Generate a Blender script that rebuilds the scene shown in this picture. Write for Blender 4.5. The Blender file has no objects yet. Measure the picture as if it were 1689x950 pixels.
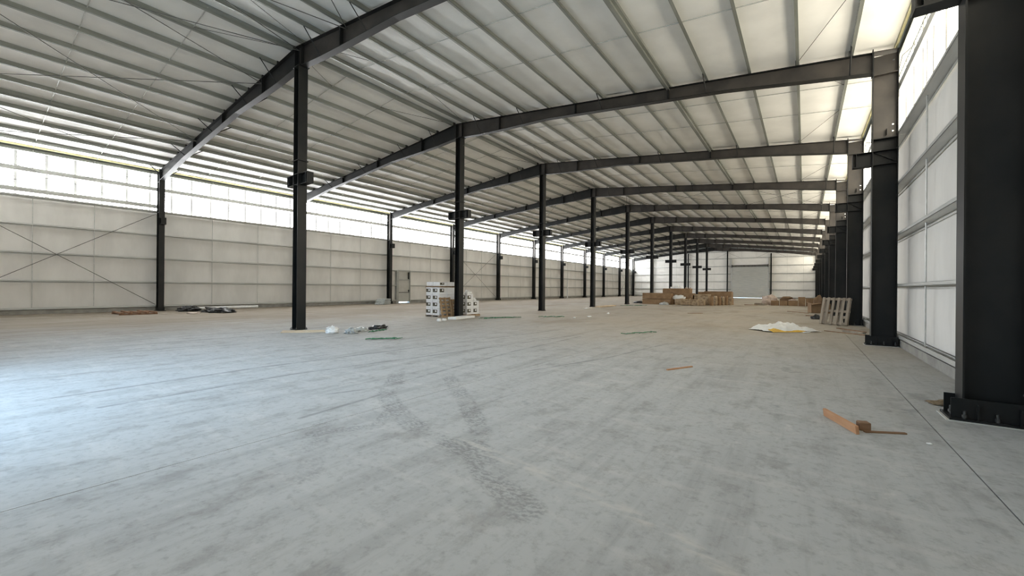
import bpy, bmesh, math, random
from mathutils import Vector, Matrix

random.seed(7)
SC = bpy.context.scene
COL = SC.collection

# ------------------------------------------------------------------ camera
F_PX, YAW, ROLL, CAM_H = 666.29, 0.6268, 0.0087, 1.4258
cam_data = bpy.data.cameras.new('camera')
cam = bpy.data.objects.new('camera', cam_data)
COL.objects.link(cam)
cam_data.sensor_width = 36.0
cam_data.lens = F_PX / 1689.0 * 36.0
cam_data.clip_start = 0.05
cam_data.clip_end = 600
_c, _s = math.cos(YAW), math.sin(YAW)
_rh, _fw, _up = Vector((_c, _s, 0)), Vector((-_s, _c, 0)), Vector((0, 0, 1))
_right = _rh * math.cos(ROLL) + _up * math.sin(ROLL)
_upv = -_rh * math.sin(ROLL) + _up * math.cos(ROLL)
_m = Matrix((_right, _upv, -_fw)).transposed().to_4x4()
_m.translation = Vector((0, 0, CAM_H))
cam.matrix_world = _m
SC.camera = cam

# ------------------------------------------------------------------ sky, exposure
SKY_COL, SKY_STR = (0.55, 0.77, 1.0), 4.4
PANE_LEFT, PANE_RIGHT = ((0.97, 0.985, 1.0), 14.0), ((1.0, 0.91, 0.74), 6.0)
world = bpy.data.worlds.new('sky')
SC.world = world
world.use_nodes = True
_bg = world.node_tree.nodes['Background']
_bg.inputs[0].default_value = (*SKY_COL, 1)
_bg.inputs[1].default_value = SKY_STR
SC.view_settings.view_transform = 'Standard'
SC.view_settings.look = 'None'
SC.view_settings.exposure = 0.42
SC.view_settings.gamma = 1.0
SC.view_settings.use_curve_mapping = False
SC.cycles.use_denoising = True
SC.cycles.filter_width = 1.1
SC.cycles.max_bounces = 9
SC.cycles.diffuse_bounces = 7
SC.cycles.use_adaptive_sampling = True
SC.cycles.adaptive_threshold = 0.02
SC.cycles.sample_clamp_indirect = 12.0

# ------------------------------------------------------------------ dimensions
BAY = 7.6
def FR(k): return 6.674 + (k - 1) * BAY      # frame lines, 1 = nearest in view
NF = 11                                       # frames 1..11
XR, ZR, SL = -13.6, 9.32, 0.107               # ridge and slope of the rafter tops
def raf(x): return ZR - SL * abs(x - XR)
HALF = 15.52
XRI, XLI = 1.42, 2 * XR - 1.42                # inner faces of the wall columns
XRO, XLO = 1.92, 2 * XR - 1.92                # outer faces
PUR = 0.20
Y0, Y1 = -0.95, FR(NF) + 0.15

# ------------------------------------------------------------------ materials
MATS = {}
class NT:
    def __init__(self, name):
        m = bpy.data.materials.new(name); m.use_nodes = True
        self.m, self.t = m, m.node_tree
        self.bs = self.t.nodes['Principled BSDF']
        self.pos = None
    def n(self, typ, **kw):
        nd = self.t.nodes.new(typ)
        for k, v in kw.items(): setattr(nd, k, v)
        return nd
    def set(self, sock, v):
        if isinstance(v, bpy.types.NodeSocket): self.t.links.new(v, sock)
        elif isinstance(v, (tuple, list)) and sock.type == 'RGBA' and len(v) == 3: sock.default_value = (*v, 1)
        else: sock.default_value = v
    def coord(self, world=False):
        if world: return self.n('ShaderNodeNewGeometry').outputs['Position']
        return self.n('ShaderNodeTexCoord').outputs['Object']
    def math(self, op, a, b=None, c=None, clamp=False):
        nd = self.n('ShaderNodeMath', operation=op, use_clamp=clamp)
        self.set(nd.inputs[0], a)
        if b is not None: self.set(nd.inputs[1], b)
        if c is not None: self.set(nd.inputs[2], c)
        return nd.outputs[0]
    def vmath(self, op, a, b=None):
        nd = self.n('ShaderNodeVectorMath', operation=op)
        self.set(nd.inputs[0], a)
        if b is not None: self.set(nd.inputs[1], b)
        return nd
    def scale(self, vec, s):
        return self.vmath('MULTIPLY', vec, s).outputs[0]
    def noise(self, vec, scale, detail=4, rough=0.55):
        nd = self.n('ShaderNodeTexNoise')
        self.set(nd.inputs['Vector'], vec)
        nd.inputs['Scale'].default_value = scale
        nd.inputs['Detail'].default_value = detail
        nd.inputs['Roughness'].default_value = rough
        return nd.outputs[0]
    def ramp(self, v, lo, hi, a=0.0, b=1.0):
        nd = self.n('ShaderNodeMapRange', interpolation_type='SMOOTHSTEP')
        self.set(nd.inputs[0], v)
        for i, q in enumerate((lo, hi, a, b)): nd.inputs[1 + i].default_value = q
        return nd.outputs[0]
    def mix(self, f, a, b, mode='MIX'):
        nd = self.n('ShaderNodeMix', data_type='RGBA', blend_type=mode)
        self.set(nd.inputs[0], f); self.set(nd.inputs[6], a); self.set(nd.inputs[7], b)
        return nd.outputs[2]
    def bump(self, h, strength, dist):
        nd = self.n('ShaderNodeBump')
        nd.inputs['Strength'].default_value = strength
        nd.inputs['Distance'].default_value = dist
        self.set(nd.inputs['Height'], h)
        self.t.links.new(nd.outputs[0], self.bs.inputs['Normal'])

def plain(name, c1, c2, scale=6.0, rough=0.6, metal=0.0, stretch=(1, 1, 1), bump=0.0, bdist=0.01, spec=0.5, world=False):
    k = NT(name)
    v = k.scale(k.coord(world), stretch)
    f = k.ramp(k.noise(v, scale), 0.3, 0.7)
    k.set(k.bs.inputs['Base Color'], k.mix(f, c1, c2))
    k.bs.inputs['Roughness'].default_value = rough
    k.bs.inputs['Metallic'].default_value = metal
    k.bs.inputs['Specular IOR Level'].default_value = spec
    if bump: k.bump(k.noise(v, scale * 2.2), bump, bdist)
    MATS[name] = k.m
    return k

plain('black_steel', (0.006, 0.008, 0.009), (0.016, 0.016, 0.015), 1.6, 0.45, 0.0, (1, 1, 0.7), 0.05, 0.004, 0.3, world=True)
plain('lit_steel', (0.024, 0.021, 0.019), (0.050, 0.043, 0.037), 1.4, 0.55, 0.0, (1, 1, 1), 0.05, 0.004, world=True)  # lighter copy of the black steel; light from the wall strips put into the colour
plain('galvanized', (0.46, 0.465, 0.45), (0.58, 0.585, 0.565), 5, 0.42, 0.35, (1, .15, 1), 0.0)
plain('purlin_steel', (0.23, 0.245, 0.22), (0.33, 0.345, 0.315), 4, 0.42, 0.5, (1, .15, 1), 0.0)
plain('rod_steel', (0.09, 0.09, 0.085), (0.16, 0.16, 0.15), 3, 0.5, 0.4)
plain('bright_rod', (0.45, 0.46, 0.44), (0.55, 0.56, 0.53), 3, 0.4, 0.5)
plain('facing', (0.79, 0.785, 0.76), (0.87, 0.865, 0.84), 0.9, 0.55, 0.0, (1, 1, 1), 0.30, 0.03, world=True)
plain('facing_wall', (0.72, 0.705, 0.675), (0.82, 0.805, 0.775), 1.1, 0.6, 0.0, (1, 1, 0.35), 0.30, 0.02, world=True)
plain('sheet_metal', (0.55, 0.55, 0.54), (0.62, 0.62, 0.60), 2, 0.5)
plain('fibreglass', (0.78, 0.72, 0.38), (0.85, 0.80, 0.50), 6, 0.8)
plain('curb_concrete', (0.26, 0.25, 0.23), (0.36, 0.35, 0.32), 2.5, 0.85, bump=0.2, world=True)
plain('joint_dark', (0.035, 0.033, 0.03), (0.06, 0.055, 0.05), 8, 0.95)
plain('gravel', (0.33, 0.31, 0.27), (0.45, 0.42, 0.37), 3, 0.95, world=True)
plain('carton_white', (0.72, 0.72, 0.73), (0.80, 0.80, 0.80), 6, 0.6)
plain('print_dark', (0.03, 0.025, 0.02), (0.11, 0.10, 0.06), 9, 0.55)
plain('print_white', (0.80, 0.80, 0.78), (0.9, 0.9, 0.88), 9, 0.5)
plain('cardboard', (0.215, 0.135, 0.072), (0.30, 0.195, 0.108), 2.5, 0.85, bump=0.05, world=True)
plain('cardboard_dark', (0.15, 0.09, 0.05), (0.22, 0.14, 0.075), 3, 0.85, world=True)
plain('packing_tape', (0.38, 0.28, 0.16), (0.46, 0.35, 0.21), 4, 0.35)
plain('kraft_wrap', (0.20, 0.135, 0.075), (0.42, 0.325, 0.215), 5, 0.5, bump=0.5, bdist=0.03, world=True)
plain('pallet_wood', (0.27, 0.18, 0.10), (0.40, 0.28, 0.165), 5, 0.85, stretch=(1, 1, 0.2), bump=0.1)
plain('grey_wood', (0.25, 0.21, 0.165), (0.37, 0.32, 0.26), 5, 0.9, stretch=(1, 1, 0.2), bump=0.1)
plain('orange_wood', (0.42, 0.20, 0.09), (0.58, 0.335, 0.19), 5, 0.75, stretch=(0.25, 1, 1), bump=0.1)
plain('brown_wood', (0.18, 0.10, 0.055), (0.30, 0.18, 0.10), 5, 0.8, stretch=(0.25, 1, 1), bump=0.1)
plain('red_wood', (0.19, 0.10, 0.055), (0.28, 0.155, 0.09), 5, 0.8, stretch=(0.25, 1, 1))
plain('pale_wood', (0.55, 0.43, 0.30), (0.70, 0.57, 0.42), 5, 0.8, stretch=(0.25, 1, 1))
plain('white_plastic', (0.76, 0.77, 0.76), (0.86, 0.87, 0.86), 5, 0.35, bump=0.15)
plain('foam_white', (0.80, 0.82, 0.82), (0.88, 0.89, 0.89), 9, 0.8)
plain('yellow_cloth', (0.62, 0.36, 0.03), (0.78, 0.50, 0.06), 6, 0.6)
plain('black_plastic', (0.012, 0.013, 0.014), (0.03, 0.032, 0.034), 6, 0.3, bump=0.2)
plain('grey_plastic', (0.30, 0.32, 0.32), (0.52, 0.54, 0.53), 9, 0.3, bump=0.3, bdist=0.02)
plain('green_strap', (0.03, 0.13, 0.06), (0.06, 0.22, 0.11), 9, 0.4)
plain('pink_bag', (0.45, 0.36, 0.31), (0.58, 0.48, 0.42), 4, 0.7, bump=0.3)
plain('roller_steel', (0.62, 0.63, 0.60), (0.74, 0.74, 0.70), 3, 0.33, 0.8, (0.3, 1, 3), 0.0)
plain('door_grey', (0.46, 0.455, 0.42), (0.52, 0.515, 0.48), 2, 0.55)
plain('jamb_grey', (0.34, 0.345, 0.325), (0.40, 0.405, 0.38), 2, 0.5)
plain('dry_leaf', (0.13, 0.09, 0.05), (0.24, 0.18, 0.11), 18, 0.9, bump=0.4)
plain('bolt_steel', (0.06, 0.06, 0.058), (0.12, 0.12, 0.115), 9, 0.4, 0.5)
plain('grout', (0.50, 0.50, 0.47), (0.60, 0.60, 0.57), 6, 0.9)

def emit_mat(name, col, strength, colour):
    k = NT(name)
    k.set(k.bs.inputs['Base Color'], colour)
    k.set(k.bs.inputs['Emission Color'], col)
    k.bs.inputs['Emission Strength'].default_value = strength
    k.bs.inputs['Roughness'].default_value = 0.4
    MATS[name] = k.m
# daylight glowing through translucent sheets; the overlapped edges let less through
emit_mat('pane_west', *PANE_LEFT, (0.8, 0.8, 0.76))
emit_mat('pane_east', *PANE_RIGHT, (0.8, 0.8, 0.76))
emit_mat('lap_west', PANE_LEFT[0], 0.30, (0.25, 0.25, 0.22))
emit_mat('lap_east', PANE_RIGHT[0], 0.30, (0.25, 0.25, 0.22))

def concrete():
    k = NT('concrete')
    p = k.coord(True)
    flat = k.scale(p, (1, 1, 0))
    big = k.noise(flat, 0.22, 5, 0.6)
    mid = k.noise(k.scale(p, (1, 0.75, 0)), 1.3, 6, 0.65)
    fine = k.noise(flat, 14, 5, 0.7)
    streak = k.noise(k.scale(p, (2.4, 0.22, 0)), 1.0, 6, 0.62)
    trowel = k.noise(k.scale(p, (0.8, 4.0, 0)), 1.1, 5, 0.6)
    c = k.mix(k.ramp(mid, 0.32, 0.388), (0.315, 0.332, 0.342), (0.44, 0.455, 0.46))
    c = k.mix(k.math('MULTIPLY', k.ramp(streak, 0.48, 0.68), 0.36), c, (0.235, 0.24, 0.24))
    c = k.mix(k.math('MULTIPLY', k.ramp(trowel, 0.50, 0.70), 0.42), c, (0.54, 0.54, 0.53))
    streak2 = k.noise(k.scale(p, (8.0, 0.55, 0)), 1.0, 5, 0.65)
    stain = k.noise(k.scale(p, (1.6, 1.0, 0)), 1.7, 7, 0.72)
    c = k.mix(k.math('MULTIPLY', k.ramp(streak2, 0.52, 0.72), 0.30), c, (0.25, 0.255, 0.255))
    c = k.mix(k.math('MULTIPLY', k.ramp(stain, 0.49, 0.66), 0.48), c, (0.24, 0.238, 0.23))
    c = k.mix(k.math('MULTIPLY', k.ramp(stain, 0.40, 0.28), 0.6), c, (0.58, 0.58, 0.565))
    c = k.mix(k.math('MULTIPLY', k.ramp(fine, 0.48, 0.72), 0.38), c, (0.19, 0.185, 0.18))
    # tan tint, stronger over the deeper and left parts of the slab
    sep = k.n('ShaderNodeSeparateXYZ'); k.set(sep.inputs[0], p)
    yy = k.math('ADD', sep.outputs[1], k.math('MULTIPLY', big, 9.0))
    left = k.math('MULTIPLY', k.ramp(k.math('MULTIPLY', sep.outputs[0], -1.0), 12.0, 22.0), 12.0)
    tan_tint = k.ramp(k.math('ADD', yy, left), 9.0, 24.0)
    tan_tint = k.math('MULTIPLY', tan_tint, k.ramp(big, 0.2, 0.75, 0.65, 1.0))
    c = k.mix(k.math('MULTIPLY', tan_tint, 0.72), c, (0.455, 0.385, 0.285))
    dirt = k.math('MULTIPLY', k.ramp(k.noise(k.scale(p, (0.5, 0.22, 0)), 1.0, 6, 0.66), 0.46, 0.66), k.math('MULTIPLY', tan_tint, 0.55))
    c = k.mix(dirt, c, (0.25, 0.205, 0.15))
    wallside = k.ramp(k.math('ADD', k.math('MULTIPLY', sep.outputs[0], -1.0), k.math('MULTIPLY', big, 8.0)), 17.0, 25.0)
    c = k.mix(k.math('MULTIPLY', wallside, k.ramp(streak, 0.25, 0.6, 0.45, 0.8)), c, (0.19, 0.155, 0.115))
    # tyre scuffs and drag marks
    def seg(p0, p1, w, soft=0.35):
        d = (p1[0] - p0[0], p1[1] - p0[1]); L2 = d[0] ** 2 + d[1] ** 2
        q = k.vmath('SUBTRACT', flat, (p0[0], p0[1], 0)).outputs[0]
        t = k.math('DIVIDE', k.vmath('DOT_PRODUCT', q, (d[0], d[1], 0)).outputs['Value'], L2, clamp=True)
        comb = k.n('ShaderNodeCombineXYZ')
        k.set(comb.inputs[0], k.math('MULTIPLY', t, d[0])); k.set(comb.inputs[1], k.math('MULTIPLY', t, d[1]))
        dist = k.vmath('DISTANCE', q, comb.outputs[0]).outputs['Value']
        return k.ramp(dist, w * (1 - soft), w, 1.0, 0.0)
    def path(pts, w, soft=0.35):
        m = None
        for a, b in zip(pts, pts[1:]):
            s_ = seg(a, b, w, soft)
            m = s_ if m is None else k.math('MAXIMUM', m, s_)
        return m
    tread = k.ramp(k.noise(k.scale(p, (22, 34, 0)), 1.0, 3, 0.6), 0.42, 0.60, 0.15, 1.0)
    brk = k.ramp(k.noise(flat, 2.2, 3), 0.36, 0.55, 0.25, 1.0)
    dark = path([(-5.5, 4.35), (-4.95, 3.85), (-4.55, 3.42), (-4.05, 3.12), (-3.45, 2.86), (-2.95, 2.68), (-2.45, 2.62)], 0.15)
    dark = k.math('MAXIMUM', dark, path([(-4.7, 4.72), (-3.36, 3.72), (-2.6, 3.08)], 0.14))
    dark = k.math('MAXIMUM', dark, path([(-2.42, 2.76), (-1.95, 2.42), (-1.45, 2.17)], 0.17))
    dark = k.math('MAXIMUM', dark, k.math('MULTIPLY', path([(-3.85, 2.05), (-3.55, 2.55), (-3.9, 3.0)], 0.09), 0.8))
    dark = k.math('MAXIMUM', dark, k.math('MULTIPLY', path([(-3.0, 1.55), (-3.6, 1.95), (-4.3, 2.5)], 0.12), 0.5))
    thin = path([(-5.1, 2.9), (-4.85, 3.6), (-5.05, 5.2), (-5.3, 7.4), (-5.4, 11.0)], 0.05, 0.8)
    thin = k.math('MAXIMUM', thin, path([(-6.6, 1.0), (-6.7, 3.2), (-6.2, 6.6), (-5.6, 11.5)], 0.06, 0.8))
    thin = k.math('MAXIMUM', thin, path([(-7.6, 0.6), (-7.7, 3.2), (-7.3, 7.6), (-6.8, 12.5)], 0.07, 0.8))
    thin = k.math('MAXIMUM', thin, path([(-4.4, 2.2), (-4.55, 3.4)], 0.05, 0.8))
    thin = k.math('MAXIMUM', thin, path([(-3.9, 5.6), (-3.3, 7.9), (-2.9, 11.0)], 0.05, 0.8))
    dk = k.math('MAXIMUM', k.math('MULTIPLY', k.math('MULTIPLY', dark, tread), 0.50), k.math('MULTIPLY', thin, 0.5))
    c = k.mix(k.math('MULTIPLY', dk, brk), c, (0.145, 0.148, 0.15))
    pale = path([(-2.6, 2.78), (-1.6, 2.66), (-0.95, 2.55), (-0.5, 2.42), (-0.1, 2.15)], 0.10, 0.9)
    pale = k.math('MULTIPLY', pale, k.ramp(k.noise(k.scale(p, (5, 16, 0)), 1.0, 4), 0.40, 0.62))
    c = k.mix(k.math('MULTIPLY', pale, 0.6), c, (0.56, 0.55, 0.52))
    k.set(k.bs.inputs['Base Color'], c)
    k.set(k.bs.inputs['Roughness'], k.ramp(mid, 0.3, 0.7, 0.66, 0.85))
    k.bs.inputs['Specular IOR Level'].default_value = 0.12
    k.bump(fine, 0.10, 0.004)
    MATS['concrete'] = k.m
concrete()

# ------------------------------------------------------------------ mesh helpers
class MB:
    def __init__(self): self.v, self.f, self.mi = [], [], []
    def quad(self, pts, mi=0):
        b = len(self.v); self.v += [tuple(p) for p in pts]; self.f.append(tuple(range(b, b + len(pts)))); self.mi.append(mi); return self
    def box(self, x0, x1, y0, y1, z0, z1, mi=0, M=None):
        b = len(self.v)
        P = [(x, y, z) for z in (z0, z1) for y in (y0, y1) for x in (x0, x1)]
        if M is not None: P = [tuple(M @ Vector(p)) for p in P]
        self.v += P
        for q in ((0, 2, 3, 1), (4, 5, 7, 6), (0, 1, 5, 4), (2, 6, 7, 3), (0, 4, 6, 2), (1, 3, 7, 5)):
            self.f.append(tuple(b + i for i in q)); self.mi.append(mi)
        return self
    def prism(self, poly, axis, a, bb, mi=0):
        # poly in the two other axes, extruded along axis from a to bb
        n = len(poly); b = len(self.v)
        def mk(p, t):
            if axis == 'y': return (p[0], t, p[1])
            if axis == 'x': return (t, p[0], p[1])
            return (p[0], p[1], t)
        self.v += [mk(p, a) for p in poly] + [mk(p, bb) for p in poly]
        self.f.append(tuple(b + i for i in range(n))); self.mi.append(mi)
        self.f.append(tuple(b + n + i for i in reversed(range(n)))); self.mi.append(mi)
        for i in range(n):
            j = (i + 1) % n
            self.f.append((b + i, b + n + i, b + n + j, b + j)); self.mi.append(mi)
        return self
    def tube(self, pts, r, seg=6, mi=0):
        pts = [Vector(p) for p in pts]; rings = []
        for i, p in enumerate(pts):
            d = (pts[min(i + 1, len(pts) - 1)] - pts[max(i - 1, 0)]).normalized()
            a = d.cross(Vector((0, 0, 1)))
            if a.length < 1e-3: a = d.cross(Vector((0, 1, 0)))
            a.normalize(); c = d.cross(a)
            rings.append(len(self.v))
            for s in range(seg):
                t = 2 * math.pi * s / seg
                self.v.append(tuple(p + a * math.cos(t) * r + c * math.sin(t) * r))
        for r0, r1 in zip(rings, rings[1:]):
            for s in range(seg):
                e = (s + 1) % seg
                self.f.append((r0 + s, r0 + e, r1 + e, r1 + s)); self.mi.append(mi)
        self.f.append(tuple(rings[0] + s for s in range(seg))); self.mi.append(mi)
        self.f.append(tuple(rings[-1] + s for s in reversed(range(seg)))); self.mi.append(mi)
        return self
    def grid(self, fn, nu, nv, mi=0):
        b = len(self.v)
        for j in range(nv + 1):
            for i in range(nu + 1): self.v.append(tuple(fn(i / nu, j / nv)))
        for j in range(nv):
            for i in range(nu):
                o = b + j * (nu + 1) + i
                self.f.append((o, o + 1, o + nu + 2, o + nu + 1)); self.mi.append(mi)
        return self
    def mesh(self, name, mats, smooth=False):
        me = bpy.data.meshes.new(name)
        me.from_pydata(self.v, [], self.f)
        for m in ([mats] if isinstance(mats, str) else mats): me.materials.append(MATS[m])
        me.polygons.foreach_set('material_index', self.mi)
        bm = bmesh.new(); bm.from_mesh(me)
        bmesh.ops.recalc_face_normals(bm, faces=bm.faces)
        bm.to_mesh(me); bm.free()
        if smooth: me.polygons.foreach_set('use_smooth', [True] * len(me.polygons))
        me.update()
        return me
    def build(self, name, mats, parent=None, loc=(0, 0, 0), smooth=False):
        return put(self.mesh(name, mats, smooth), name, parent, loc)

def put(me, name, parent=None, loc=(0, 0, 0), rot=(0, 0, 0), scale=(1, 1, 1)):
    o = bpy.data.objects.new(name, me); COL.objects.link(o)
    o.parent = parent; o.location = loc; o.rotation_euler = rot; o.scale = scale
    return o
def thing(name, label, cat, loc=(0, 0, 0), rz=0.0, group=None):
    o = bpy.data.objects.new(name, None); COL.objects.link(o)
    o.empty_display_size = 0.1
    o.location = loc; o.rotation_euler = (0, 0, rz)
    return tag(o, label, cat, group)
def tag(o, label, cat, group=None):
    o['label'] = label; o['category'] = cat
    if group: o['group'] = group
    return o
def struct(o): o['kind'] = 'structure'; return o
def copy_tree(o, parent=None):
    c = o.copy(); COL.objects.link(c); c.parent = parent
    for ch in list(o.children): copy_tree(ch, c)
    return c
ORD = ['', 'first', 'second', 'third', 'fourth', 'fifth', 'sixth', 'seventh', 'eighth', 'ninth', 'tenth', 'eleventh']

# ------------------------------------------------------------------ ground and floor
struct(MB().box(-120, 90, -120, 200, -0.55, -0.42).build('ground', 'gravel'))
floor = struct(MB().box(XLO - 0.4, XRO + 0.4, Y0 - 0.2, Y1 + 0.25, -0.40, -0.05).build('floor', 'joint_dark'))
cuts = [XLO - 0.4, -24.65, -19.5, -14.35, -9.2, -4.05, 1.10, XRO + 0.4]
gap = 0.0045
for a, b in zip(cuts, cuts[1:]):
    MB().box(a + gap, b - gap, Y0 - 0.2, Y1 + 0.25, -0.05, 0.0).build('floor_slab', 'concrete', floor)

# ------------------------------------------------------------------ roof
ov = 0.55
roofsheet = MB()
zt = 0.62
for sg in (-1, 1):
    xe = XR + sg * (HALF + ov)
    pl = [(XR, ZR + zt), (xe, raf(xe) + zt), (xe, raf(xe) + zt - 0.05), (XR, ZR + zt - 0.05)]
    roofsheet.prism(pl, 'y', Y0 - 0.3, Y1 + 0.3)
ceiling = struct(roofsheet.build('ceiling', 'sheet_metal'))

# purlin lines, distances from the ridge
offs = [0.30] + sorted(13.6 + 0.95 - 1.19 * k for k in range(12))
STRUT = min(range(len(offs)), key=lambda i: abs(offs[i] - 9.79))
def zsec(h, fl, t=0.006, lip=0.02):
    # Z profile, centred web, in (across, up)
    m = MB()
    m.box(-t / 2, t / 2, -BAY / 2, BAY / 2, 0, h)
    m.box(-t / 2, fl, -BAY / 2, BAY / 2, h - t, h)
    m.box(-fl, t / 2, -BAY / 2, BAY / 2, 0, t)
    m.box(-fl, -fl + t, -BAY / 2, BAY / 2, 0, lip)
    return m
pm = zsec(PUR, 0.07).mesh('purlin', 'purlin_steel')
sm_ = MB()
for d in (-0.05, 0.05):
    sm_.box(d - 0.004, d + 0.004, -BAY / 2, BAY / 2, 0, PUR)
sm_.box(-0.12, 0.12, -BAY / 2, BAY / 2, -0.012, 0.0).box(-0.12, 0.12, -BAY / 2, BAY / 2, PUR - 0.006, PUR)
sm_.box(-0.04, 0.04, -BAY / 2, BAY / 2, -0.07, -0.012)
strutm = sm_.mesh('strut_purlin', 'purlin_steel')

def panel_mesh(name, mat, w, l, amp, seed, nu=4, nv=9):
    rnd = random.Random(seed)
    ph = [rnd.uniform(0, 6.28) for _ in range(6)]
    def fn(u, v):
        edge = math.sin(math.pi * min(max(u, 0), 1))
        z = -amp * edge * (0.7 + 0.3 * math.sin(7 * v + ph[0])) - 0.012 * math.sin(19 * v + ph[1]) * edge - 0.008 * math.sin(33 * v + ph[2] + 3 * u) * edge
        return ((u - 0.5) * w, (v - 0.5) * l, z)
    return MB().grid(fn, nu, nv).mesh(name, mat, True)
rp = [panel_mesh('insulation_panel', 'facing', 1.0, BAY, 0.035, s, 4, 16) for s in range(4)]
th = math.atan(SL)
BAYS = [(-0.93, FR(1))] + [(FR(k), FR(k + 1)) for k in range(1, NF)]
rnd = random.Random(3)
for (ya, yb) in BAYS:
    ym = (ya + yb) / 2
    for sg in (-1, 1):
        for i, d in enumerate(offs):
            x = XR + sg * d
            put(strutm if i == STRUT else pm, 'strut_purlin' if i == STRUT else 'purlin', ceiling, (x, ym, raf(x) + 0.01), (0, sg * th, 0 if sg > 0 else 0), (-sg, 1, 1))
        for a, b in zip(offs, offs[1:] + [HALF - 0.05]):
            x = XR + sg * (a + b) / 2
            put(rnd.choice(rp), 'insulation_panel', ceiling, (x, ym, raf(x) + 0.165), (0, sg * th, 0), ((b - a) * 1.002, 1, 1))
    put(rp[0], 'insulation_panel', ceiling, (XR, ym, raf(XR + 0.3) + 0.18), (0, 0, 0), (0.6, 1, 1))
    for sg in (-1, 1):
        xe = XR + sg * (HALF + 0.12)
        e = MB().box(-0.10, 0.10, ya - ym, yb - ym, 0, 0.008).box(-0.10, 0.10, ya - ym, yb - ym, 0.19, 0.198)
        e.box(0.092 if sg > 0 else -0.10, 0.10 if sg > 0 else -0.092, ya - ym, yb - ym, 0, 0.198)
        e.build('eave_strut', 'purlin_steel', ceiling, (xe, ym, raf(xe) - 0.10))
        MB().box(-0.02, 0.02, ya - ym, yb - ym, 0, 0.13).build('insulation_edge', 'fibreglass', ceiling, (XR + sg * (HALF - 0.03), ym, raf(xe) + 0.10))
        # sag rods run through the purlin webs down each slope
        ys = (2.13, 4.22) if ya < 0 else (ya + BAY / 3 - 0.55, yb - BAY / 3 - 0.9)
        for yr in ys:
            x0, x1 = XR + sg * 0.3, XR + sg * (HALF + 0.1)
            MB().tube([(x0, yr, raf(x0) + 0.10), (x1, yr, raf(x1) + 0.10)], 0.014, 5).build('sag_rod', 'galvanized', ceiling)
            # short inclined ties in the ridge and eave spaces
        for (d0, d1) in ((offs[0], offs[1]), (offs[-2], offs[-1])):
            x0, x1 = XR + sg * d0, XR + sg * d1
            for yr, yc in ((ys[0], ya), (ys[1], yb)):
                MB().tube([(x1, yr, raf(x1) + 0.09), (x0, yc, raf(x0) + 0.09)], 0.009, 4).build('inclined_tie', 'rod_steel', ceiling)
# cross bracing under the roof of the end bays and the middle bay
xs = [0.0, 2.75, 9.6, HALF - 0.6]
for bi in (0, 4, 10):
    ya, yb = BAYS[bi]
    for sg in (-1, 1):
        for d0, d1 in zip(xs, xs[1:]):
            a, b = XR + sg * d0, XR + sg * d1
            for p, q in (((a, ya), (b, yb)), ((b, ya), (a, yb))):
                MB().tube([(p[0], p[1], raf(p[0]) - 0.10), (q[0], q[1], raf(q[0]) - 0.10)], 0.013, 5).build('brace_rod', 'rod_steel', ceiling)

# ------------------------------------------------------------------ side walls
ZB, ZW, ZE = 0.26, 5.47, 7.58           # base angle, foot of the translucent strip, its head
ROWS = [(ZB + 0.03, 1.55), (1.55, 2.86), (2.86, 4.17), (4.17, ZW)]
GZ = [1.55, 2.86, 4.17]
def wall_panel_mesh(seed):
    r = random.Random(seed); ph = [r.uniform(0, 6.28) for _ in range(6)]
    cr = [r.uniform(0.25, 0.75) for _ in range(2)]
    def fn(u, v):
        e = math.sin(math.pi * v) * math.sin(math.pi * u) ** 0.5
        z = 0.030 * e + 0.010 * math.sin(9 * u + ph[0]) * e + 0.006 * math.sin(17 * u + ph[1] + v) * e
        for c in cr: z += 0.014 * e * math.exp(-((u - c) / 0.035) ** 2)
        return (u - 0.5, z, v)
    return MB().grid(fn, 14, 4).mesh('insulation_panel', 'facing_wall', True)
wp = [wall_panel_mesh(s) for s in range(5)]
SHEET = 0.94
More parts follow.
